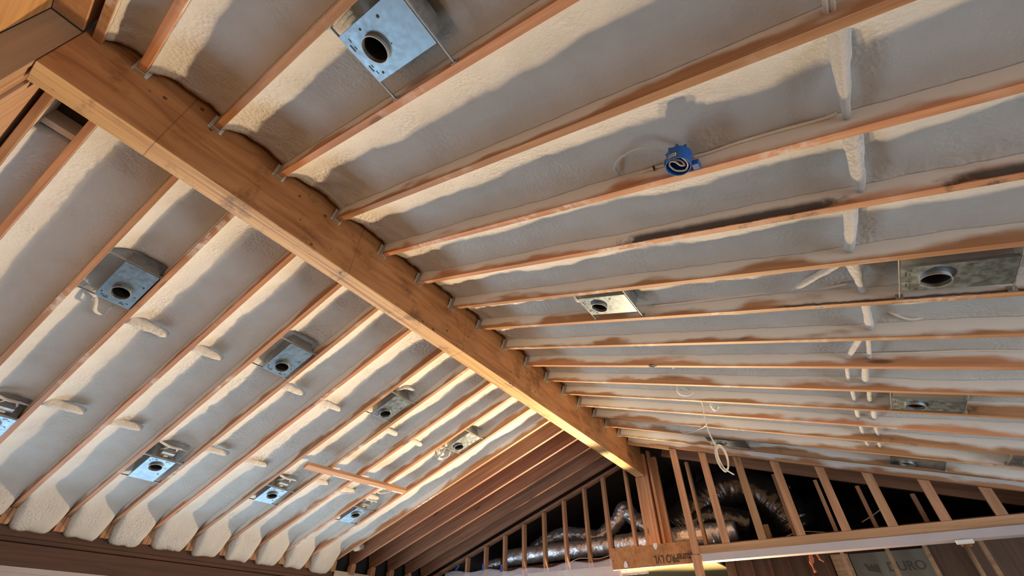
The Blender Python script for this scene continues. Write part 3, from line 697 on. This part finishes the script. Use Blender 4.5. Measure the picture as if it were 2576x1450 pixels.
# hanging coil of cable
rt = empty('cable_coil', loc=(-0.765, 4.3, 2.95)); o0 = rt.location.copy()
tag(rt, 'coil of white cable dangling from the right slope in front of the far wall', 'cable')
q = lambda x, y, z: Vector((x, y, z + ZC)) - o0
MB().tube(curve([q(-0.88, 4.12, 2.0), q(-0.825, 4.20, 1.975), q(-0.775, 4.3, 1.955), q(-0.756, 4.3, 1.855), q(-0.770, 4.3, 1.737), q(-0.771, 4.3, 1.601), q(-0.750, 4.3, 1.47), q(-0.752, 4.3, 1.41)], 6), 0.0055, 8).build('hanging_cable', M_CABLE, rt, smooth=True)
for k, (w_, h_, ox, oy, tl) in enumerate(((0.040, 0.112, 0, 0, 0), (0.036, 0.118, 0.006, 0.01, 0.05), (0.030, 0.108, 0.012, -0.008, -0.04), (0.042, 0.104, 0.004, 0.014, 0.08))):
    pts = []
    for j in range(28):
        t = 2 * math.pi * j / 28; pts.append(q(-0.728 + ox + w_ * math.cos(t) + tl * h_ * math.sin(t), 4.3 + oy + 0.02 * math.cos(t), 1.345 + h_ * math.sin(t)))
    MB().tube(pts, 0.0052, 8, closed=True).build('cable_loop', M_CABLE, rt, smooth=True)
MB().tube([q(-0.755, 4.3, 1.262), q(-0.715, 4.3, 1.235), q(-0.668, 4.3, 1.190)], 0.005, 8).build('loose_end', M_CABLE, rt, smooth=True)
strand([spt(1, -0.91, 4.03, 0.07), spt(1, -0.90, 4.10, 0.03), spt(1, -0.84, 4.14, 0.03), spt(1, -0.79, 4.13, 0.06)], 0.016, 'foam_blob', 'glossy foam lump where the dangling cable leaves the bay', 'insulation')
strand([spt(1, -0.73, 4.46, 0.07), spt(1, -0.70, 4.53, 0.04), spt(1, -0.66, 4.50, 0.07)], 0.022, 'foam_blob', 'knobbly foam lump behind the dangling cable, one bay further', 'insulation')

# ---------------------------------------------------------------- near plywood end, upper left corner of the picture
gb = MB().box(0.0, 3.2, -0.062, 0.062, 0.0, DEP).build('gable_rafter', M_PLY, M=frame(1, -0.630), bevel=0.002)
tag(gb, 'wide smooth tan plywood-faced gable rafter at the near end', 'rafter')
post = empty('gable_post', loc=(A - 0.16, -0.63, 0)); tag(post, 'built-up fir post carrying the near end of the ridge beam', 'post')
q = lambda mb, n, mt: mb.build(n, mt, post)
PZ = 2.34 + ZC
ox, oy = A - 0.16, -0.63
q(MB().box(A + 0.0 - ox, A - 0.042 - ox, -0.69 - oy, -0.565 - oy, 0.001, PZ), 'face_board', M_PLY)
q(MB().box(A - 0.045 - ox, A - 0.195 - ox, -0.69 - oy, -0.572 - oy, 0.001, HB + 0.10), 'stud', M_FIRZ)
q(MB().box(A - 0.198 - ox, A - 0.262 - ox, -0.69 - oy, -0.560 - oy, 0.001, HB + 0.06), 'stud', M_PLY)
q(MB().box(A - 0.265 - ox, A - 0.315 - ox, -0.69 - oy, -0.575 - oy, 0.001, HB + 0.10), 'stud', M_FIRZ)
ge = MB(); ge.prism([(-6.6, 0), (A - 0.05, 0), (A - 0.05, H + 0.05), (AL, H + 0.05), (-6.6, H + 0.05 - MS * (AL + 6.6))], -0.72, -0.70)
struct('wall_near_gable', MB().prism([(A + 0.004, 0.0), (2.7, 0.0), (2.7, H - MS * (2.7 - A) - 0.0), (A + 0.004, H - 0.004)], -0.716, -0.6935), M_PLYX)
struct('wall_near_gable', MB().prism([(-6.6, 0.0), (A - 0.33, 0.0), (A - 0.33, H - MS * 0.19 + 0.22), (-6.6, H - MS * (AL + 6.6) + 0.22)], -0.60, -0.575), M_PLY)

# ---------------------------------------------------------------- left eave: beam, plate, lower wall
ev = empty('eave_beam', loc=(EX, 2.0, 0.58 + ZC)); tag(ev, 'long dark red-brown laminated beam along the left eave', 'beam')
MB().box(-0.10, 0.0, -2.75, 2.64, 0.0, 0.18).build('beam_body', M_RED, ev, bevel=0.002)
text_mesh('printed_lettering', 'CENTER', 0.055, M_INK, Matrix.Translation((0.0015, 1.15, 0.05)) @ Matrix(((0, 0, 1, 0), (1, 0, 0, 0), (0, 1, 0, 0), (0, 0, 0, 1))), ev)
text_mesh('printed_lettering', '2.1E LVL', 0.06, M_INK, Matrix.Translation((0.0015, 1.75, 0.025)) @ Matrix(((0, 0, 1, 0), (1, 0, 0, 0), (0, 1, 0, 0), (0, 0, 0, 1))), ev)
pl = MB(); pl.box(EX - 0.10, EX + 0.03, -0.75, 4.66, 0.765 + ZC, 0.80 + ZC); pl.box(EX - 0.10, EX + 0.022, -0.75, 6.55, 0.802 + ZC, EZ)
tag(pl.build('eave_plate', M_RED, bevel=0.002), 'dark double top plate resting on the red-brown eave beam', 'board')
tag(MB().box(EX + 0.032, EX + 0.045, 4.67, 6.56, 0.30 + ZC, 0.905 + ZC).build('drywall_sheet', M_DRY), 'whitish drywall sheet below the bare rafters at the end of the eave beam', 'drywall')
tag(MB().box(EX - 0.10, EX + 0.012, -0.75, 4.64, 0.535 + ZC, 0.578 + ZC).build('trim_board', M_LAV), 'pale lavender trim strip under the red-brown eave beam', 'board')

# ---------------------------------------------------------------- sloping stud wall, left of the beam
YW = 6.60
sp_ = MB(); xs0, xs1 = -6.35, A - BW - 0.01
zs = lambda x: H - MS * (AL - x)
sp_.prism([(xs0, zs(xs0) - 0.062), (xs1, zs(xs1) - 0.062), (xs1, zs(xs1) - 0.022), (xs0, zs(xs0) - 0.022)], YW, YW + 0.09)
tag(sp_.build('sloping_top_plate', M_FIR), 'sloping fir top plate of the stud wall left of the beam end', 'board')
studs = [(-5.58, 0.036), (-5.19, 0.036), (-4.80, 0.038), (-4.42, 0.038), (-4.03, 0.038), (-3.65, 0.038), (-3.27, 0.038), (-2.93, 0.045), (-2.545, 0.038)]
def cop(src, first): 
    o = src if first else src.copy()
    if not first: COL.objects.link(o)
    return o
for k, (x, w_) in enumerate(studs):
    o = MB().prism([(x - w_ / 2, 0.905 + ZC), (x + w_ / 2, 0.905 + ZC), (x + w_ / 2, zs(x + w_ / 2) - 0.064), (x - w_ / 2, zs(x - w_ / 2) - 0.064)], YW + 0.002, YW + 0.088).build('wall_stud', M_FIRZ)
    tag(o, 'fir stud under the sloping plate left of the beam end, %s counted from the eave' % ORD[k], 'stud', 'studs of the sloping wall')
tag(MB().box(-6.3, -2.76, YW, YW + 0.09, 0.865 + ZC, 0.903 + ZC).build('bottom_plate', M_FIR), 'fir bottom plate behind the plastic sheet under the left studs', 'board')
# post cluster carrying the beam
pc = empty('beam_post', loc=(-2.28, 6.64, 1.07 + ZC)); tag(pc, 'built-up fir post under the far end of the ridge beam', 'post')
for (x0, x1, y0, y1, zt) in ((-2.385, -2.345, 6.602, 6.68, HB - 0.002), (-2.343, -2.232, 6.604, 6.70, HB - 0.002), (-2.228, -2.192, 6.596, 6.68, H - 0.02), (-2.160, -2.125, 6.62, 6.70, H + 0.02)):
    MB().box(x0 + 2.28, x1 + 2.28, y0 - 6.64, y1 - 6.64, 0.001, zt - 1.07 - ZC).build('post_ply', M_FIRZ, pc)
tag(MB().box(A + 0.03, -2.06, YW + 0.1, YW + 0.16, 1.07 + ZC, H - 0.06).build('wall_stud', M_FIRZ), 'slim dark fir stud just right of the beam post, set back', 'stud')
# laminated header under the post
hd = empty('door_header', loc=(-2.17, 6.18, 0.82 + ZC)); tag(hd, 'orange-brown laminated header under the beam post, with upside-down lettering', 'beam')
MB().box(-2.735 + 2.17, -2.385 + 2.17, -0.01, 0.035, 0.0, 0.245).build('header_piece', M_BEAM, hd, bevel=0.002)
MB().box(-2.372 + 2.17, -1.60 + 2.17, -0.02, 0.035, 0.0, 0.235).build('header_piece', M_BEAM, hd, bevel=0.002)
text_mesh('printed_lettering', 'cturePRO LVL', 0.082, M_INK, Matrix.Translation((0.495, -0.0215, 0.108)) @ Matrix.Rotation(math.pi, 4, 'Y') @ Matrix.Rotation(math.pi / 2, 4, 'X') @ Matrix.Diagonal((1.0, 1.45, 1.0, 1.0)), hd, bold=0.0012)
def tie(cx, cz, flip, lab):
    s_ = -1 if flip else 1; o0 = Vector((cx, 6.155, cz + ZC)); m_ = MB()
    m_.prism([(-0.026, 0.03 * s_), (0.026, 0.03 * s_), (0.026, 0.0), (0.008, -0.038 * s_), (-0.008, -0.038 * s_), (-0.026, 0.0)][::s_], 0.0, 0.003)
    rt = m_.build('tie_plate', M_STICK, M=Matrix.Translation(o0)); tag(rt, lab, 'metal plate')
    h_ = MB()
    for (dx, dz) in ((-0.016, 0.016), (0.016, 0.016), (0.0, -0.012), (0, -0.03)): h_.tube([(dx, -0.001, dz * s_), (dx, 0.001, dz * s_)], 0.0032, 8)
    h_.build('nail_heads', M_SLOT, rt)
tie(-2.115, 1.035, False, 'small white metal tie plate on top of the lettered header')
tie(-2.54, 0.865, True, 'small white metal tie plate low on the left end of the header')
# drywall strip and plastic left of the header
tag(MB().box(-4.32, -2.80, YW - 0.018, YW - 0.004, 0.70 + ZC, 0.925 + ZC).build('drywall_strip', M_DRY), 'cream drywall strip under the left studs, beside the header', 'drywall')
pm = MB(); n_ = 60; vs = []
for j in range(n_ + 1):
    x = -6.0 + (3.6) * j / n_; top = 1.03 + 0.02 * math.sin(j * .5) - 0.10 * max(0, 1 - abs(x + 4.6) / 0.9) * 0.4 - 0.03 * (1 if x > -4.4 else 0)
    for k in range(7):
        z = 0.80 + (top - 0.80) * k / 6
        vs.append((x, 6.555 + 0.018 * noise.noise(Vector((x * 5, z * 9, 1))) , z + ZC))
fs = [(j * 7 + k, (j + 1) * 7 + k, (j + 1) * 7 + k + 1, j * 7 + k + 1) for j in range(n_) for k in range(6)]
po = pm.add(vs, fs).build('plastic_sheet', M_PLAST, smooth=True); tag(po, 'clear crinkled plastic sheet taped along the foot of the left studs', 'plastic sheet')
sm = po.modifiers.new('thickness', 'SOLIDIFY'); sm.thickness = 0.0008
for (x, z, rot, lab) in ((-5.72, 1.085, 0.9, 'slanting piece of blue tape at the left end of the plastic sheet'), (-5.17, 1.06, 0.0, 'upright piece of blue tape on the second stud'), (-4.80, 1.02, 0.05, 'small upright piece of blue tape on the third stud')):
    Mt = Matrix.Translation((x, 6.545, z + ZC)) @ Matrix.Rotation(rot, 4, 'Y')
    tag(MB().box(-0.018, 0.018, 0.0, 0.001, -0.05, 0.05).build('tape_piece', M_TAPE, M=Mt), lab, 'tape', 'blue tape pieces')

# ---------------------------------------------------------------- flat stud wall right of the beam
YF = 6.115
fp = empty('wall_plate', loc=(0.45, YF, 0.90 + ZC)); tag(fp, 'long level wall plate with a pale grey lower edge, at the lower right', 'board')
MB().box(-2.04, 2.0, 0.0, 0.14, 0.0, 0.082).build('plate_lumber', M_PLATE, fp, bevel=0.002)
MB().box(-2.02, 2.0, -0.012, 0.14, -0.078, -0.001).build('painted_edge', M_LAV, fp, bevel=0.004)
zr = lambda x: H - MS * (x - A)
fst = [-1.62, -1.26, -0.865, -0.475, -0.055, 0.345, 0.765, 1.17, 1.6]
for k, x in enumerate(fst):
    w_ = 0.084; zb = 0.984 + ZC if k else 0.90 + ZC
    o = MB().prism([(x - w_ / 2, zb), (x + w_ / 2, zb), (x + w_ / 2, zr(x + w_ / 2) - 0.004), (x - w_ / 2, zr(x - w_ / 2) - 0.004)], YF - 0.012 if k == 0 else YF, YF + 0.026 if k == 0 else YF + 0.038).build('wall_stud', M_FIRZ, bevel=0.0015)
    tag(o, 'flat-turned fir stud on the level plate right of the beam, %s counted from the beam' % ORD[k], 'stud', 'studs on the level plate')
jp = MB().box(-1.68, -1.60, YF - 0.02, YF + 0.09, 0.30 + ZC, 0.895 + ZC).build('jack_post', M_FIRZ); tag(jp, 'fir post below the left end of the level plate', 'post')
tag(MB().box(0.02, 0.62, -0.10, -0.045, -0.032, -0.002).build('nailer_block', M_PLATE, M=frame(1, 6.14)), 'short pale board under the last rafter next to the beam', 'block')
# set-back studs
for (x, z1, lab) in ((-1.61, 2.113, 'set-back dark fir stud behind the first flat stud'), (-0.158, 1.63, 'set-back dark stud behind the fifth flat stud'), (0.225, 1.46, 'set-back thin stud behind the sixth flat stud'), (0.675, 1.31, 'set-back thin stud behind the seventh flat stud'), (-0.575, 1.80, 'set-back dark fir stud behind the fourth flat stud')):
    tag(MB().box(x - 0.02, x + 0.02, 6.62, 6.70, 1.012 + ZC, zr(x) - 0.04).build('wall_stud', M_FIRZ), lab, 'stud', 'set-back studs')
rr_ = MB().box(0.30, LR, -TK / 2, TK / 2, 0, DEP).build('roof_rafter', M_FIR, M=frame(1, 6.66)); tag(rr_, 'bare brown rafter behind the flat stud wall, right slope', 'rafter')
# dark joist and lower room behind the plate
tag(MB().box(-1.58, 2.5, 6.32, 6.36, 0.84 + ZC, 0.984 + ZC).build('rim_joist', M_RED), 'dark red-brown joist just under and behind the level plate', 'board')
tag(MB().box(-1.58, -0.36, 7.27, 7.30, 0.2 + ZC, 0.984 + ZC).build('wall_panel', M_OSB), 'brown panel behind the level plate, left of the lettered sheet', 'panel')
for k in range(5):
    tag(MB().box(-1.48 + 0.22 * k, -1.45 + 0.22 * k, 7.20, 7.268, 0.2 + ZC, 0.984 + ZC).build('furring_strip', M_RED), 'dark vertical strip on the brown panel, %s from the left' % ORD[k], 'strip', 'strips on the brown panel')
tag(MB().box(-0.34, -0.16, 7.22, 7.262, 0.2 + ZC, 0.93 + ZC).build('wall_board', M_PLATE), 'tan fir board left of the lettered grey sheet', 'board')
sh = empty('sheathing_sheet', loc=(0.22, 7.28, 0.5 + ZC)); tag(sh, 'grey-green sheet lettered DURO behind the thin studs at the lower right', 'panel')
MB().box(-0.37, 0.36, 0, 0.02, -0.3, 0.43).build('sheet_face', M_SHEET, sh)
RX = Matrix.Rotation(math.pi / 2, 4, 'X')
text_mesh('printed_lettering', 'DURO', 0.125, M_INKG, Matrix.Translation((-0.05, -0.0012, 0.235)) @ RX, sh, depth=0.0004, bold=0.003)
lgm = MB(); lgm.prism([(-0.24, 0.25), (-0.165, 0.235), (-0.13, 0.22), (-0.125, 0.31), (-0.165, 0.315), (-0.175, 0.285), (-0.195, 0.32), (-0.215, 0.29), (-0.235, 0.325), (-0.265, 0.322)], -0.0016, -0.0006)
lgm.build('printed_logo', M_INKG, sh)
tag(MB().box(0.585, 2.5, 7.28, 7.30, 0.2 + ZC, 0.984 + ZC).build('wall_panel', M_OSB), 'brown panel behind the level plate, right of the lettered sheet', 'panel')
for k, x in enumerate((-0.205, 0.235, 0.575, 1.045)):
    tag(MB().box(x - 0.019, x + 0.019, 6.99, 7.06, 0.2 + ZC, 0.984 + ZC).build('thin_stud', M_PLATE), 'thin pale stud below the level plate, %s from the left' % ORD[k], 'stud', 'thin studs below the level plate')
strand([(-0.527, 6.9, 2.56), (-0.52, 6.9, 2.47), (-0.545, 6.89, 2.42), (-0.53, 6.9, 2.33)], 0.018, 'insulation_scrap', 'ragged orange scrap hanging below the plate, left of the tan board', 'insulation', mat=M_ORNG, jit=1.2)
strand([(-0.46, 6.9, 2.53), (-0.44, 6.9, 2.46), (-0.41, 6.9, 2.43)], 0.014, 'insulation_scrap', 'small orange scrap beside the tan board', 'insulation', mat=M_ORNG, jit=1.2)
strand([(0.86, 6.9, 2.475), (0.90, 6.9, 2.48), (0.95, 6.9, 2.47)], 0.014, 'insulation_scrap', 'orange scrap around the copper-coloured pipe', 'insulation', mat=M_ORNG, jit=1.0)
tag(MB().tube([(0.904, 6.9, 2.50), (0.901, 6.9, 2.0)], 0.022, 14).build('pipe', M_FIRZ, smooth=True), 'upright brown pipe below the pale metal clip', 'pipe')
tag(MB().box(0.742, 0.868, YF - 0.03, YF + 0.02, 0.788 + ZC, 0.8205 + ZC).build('metal_clip', M_STICK, bevel=0.003), 'pale grey clip under the level plate at the lower right', 'clip')

# ---------------------------------------------------------------- ducts in the dark attic
def duct(pts, r, n_, mat, label, amp=0.05, f=22, name='foil_duct', seg=8, ribs=0.0, parent=None):
    P = curve(pts, n_); m = len(P); m_ = MB(); rad = []
    for k in range(m): rad.append(r * (1 + 0.04 * noise.noise(Vector((k * .35, r * 40, 2))) + ribs * math.sin(k * 2.1)))
    m_.tube(P, rad, 36, jit=amp, seed=int(r * 100))
    o = m_.build(name, mat, parent, smooth=True)
    return tag(o, label, 'duct', 'foil ducts in the attic') if parent is None else o
duct([(-5.0, 6.98, 2.82), (-4.4, 6.97, 2.835), (-3.6, 6.97, 2.84), (-3.05, 6.97, 2.845)], 0.125, 26, M_FOIL, 'straight silver foil duct lying behind the left studs', 0.065)
duct([(-2.98, 7.0, 2.85), (-2.5, 7.0, 2.855), (-1.9, 7.0, 2.86), (-1.27, 7.0, 2.855)], 0.120, 24, M_FOIL, 'ribbed foil duct passing behind the beam post', 0.05, ribs=0.03)
duct([(-4.75, 7.45, 2.98), (-4.45, 7.45, 3.10), (-4.1, 7.45, 3.16), (-3.7, 7.42, 3.10), (-3.45, 7.42, 3.05), (-3.1, 7.42, 3.25), (-2.95, 7.42, 3.42), (-2.8, 7.4, 3.25), (-2.55, 7.4, 3.05)], 0.115, 16, M_FOIL, 'snaking flexible foil duct humping above the straight one', 0.14)
bigd = duct([(-2.15, 7.35, 3.0), (-2.0, 7.4, 3.12), (-1.75, 7.45, 3.30), (-1.45, 7.5, 3.48), (-1.1, 7.5, 3.50), (-0.8, 7.5, 3.32), (-0.62, 7.5, 3.05), (-0.55, 7.5, 2.85)], 0.26, 18, M_FILM, 'big dark wrapped flexible duct arching behind the flat studs', 0.06)
duct([(-1.9, 7.25, 3.02), (-1.6, 7.3, 3.12), (-1.35, 7.25, 3.05), (-1.1, 7.25, 2.95)], 0.15, 16, M_FILM, '', 0.10, name='lower_fold', parent=bigd)
duct([(-1.75, 7.7, 3.72), (-1.3, 7.7, 3.66), (-0.8, 7.7, 3.52), (-0.5, 7.7, 3.42)], 0.12, 16, M_FILM, '', 0.10, name='upper_fold', parent=bigd)
duct([(-5.5, 7.05, 2.74), (-5.35, 7.05, 2.76), (-5.15, 7.05, 2.78)], 0.08, 10, M_FOIL, 'short end of foil duct by the second stud', 0.12)
cable([(-0.75, 6.9, 2.70), (-0.55, 6.88, 2.745), (-0.35, 6.85, 2.72), (-0.2, 6.85, 2.69)], 0.005, 'thin pale cable lying in the dark attic behind the fourth flat stud')
cable([(-3.9, 6.80, 2.56), (-3.55, 6.78, 2.68), (-3.2, 6.80, 2.66), (-2.9, 6.80, 2.72)], 0.006, 'thin cable rising below the straight foil duct')
cable([(0.12, 6.9, 2.78), (0.30, 6.9, 2.86), (0.42, 6.9, 2.93)], 0.006, 'short yellowish cable behind the sixth flat stud')
tag(MB().box(-5.6, -2.76, 6.80, 6.84, 0.94 + ZC, 1.055 + ZC).build('attic_joist', M_RED), 'dark red joist below the straight foil duct', 'board')
tag(MB().box(-1.58, -1.16, 6.80, 6.84, 1.012 + ZC, 1.10 + ZC).build('attic_block', M_RED), 'dark red board between the first flat studs, behind the header', 'board')
tag(MB().box(-0.92, -0.86, 6.9, 6.95, 1.012 + ZC, 1.27 + ZC).build('attic_post', M_FIRZ), 'short stub post in the dark behind the third flat stud', 'post')
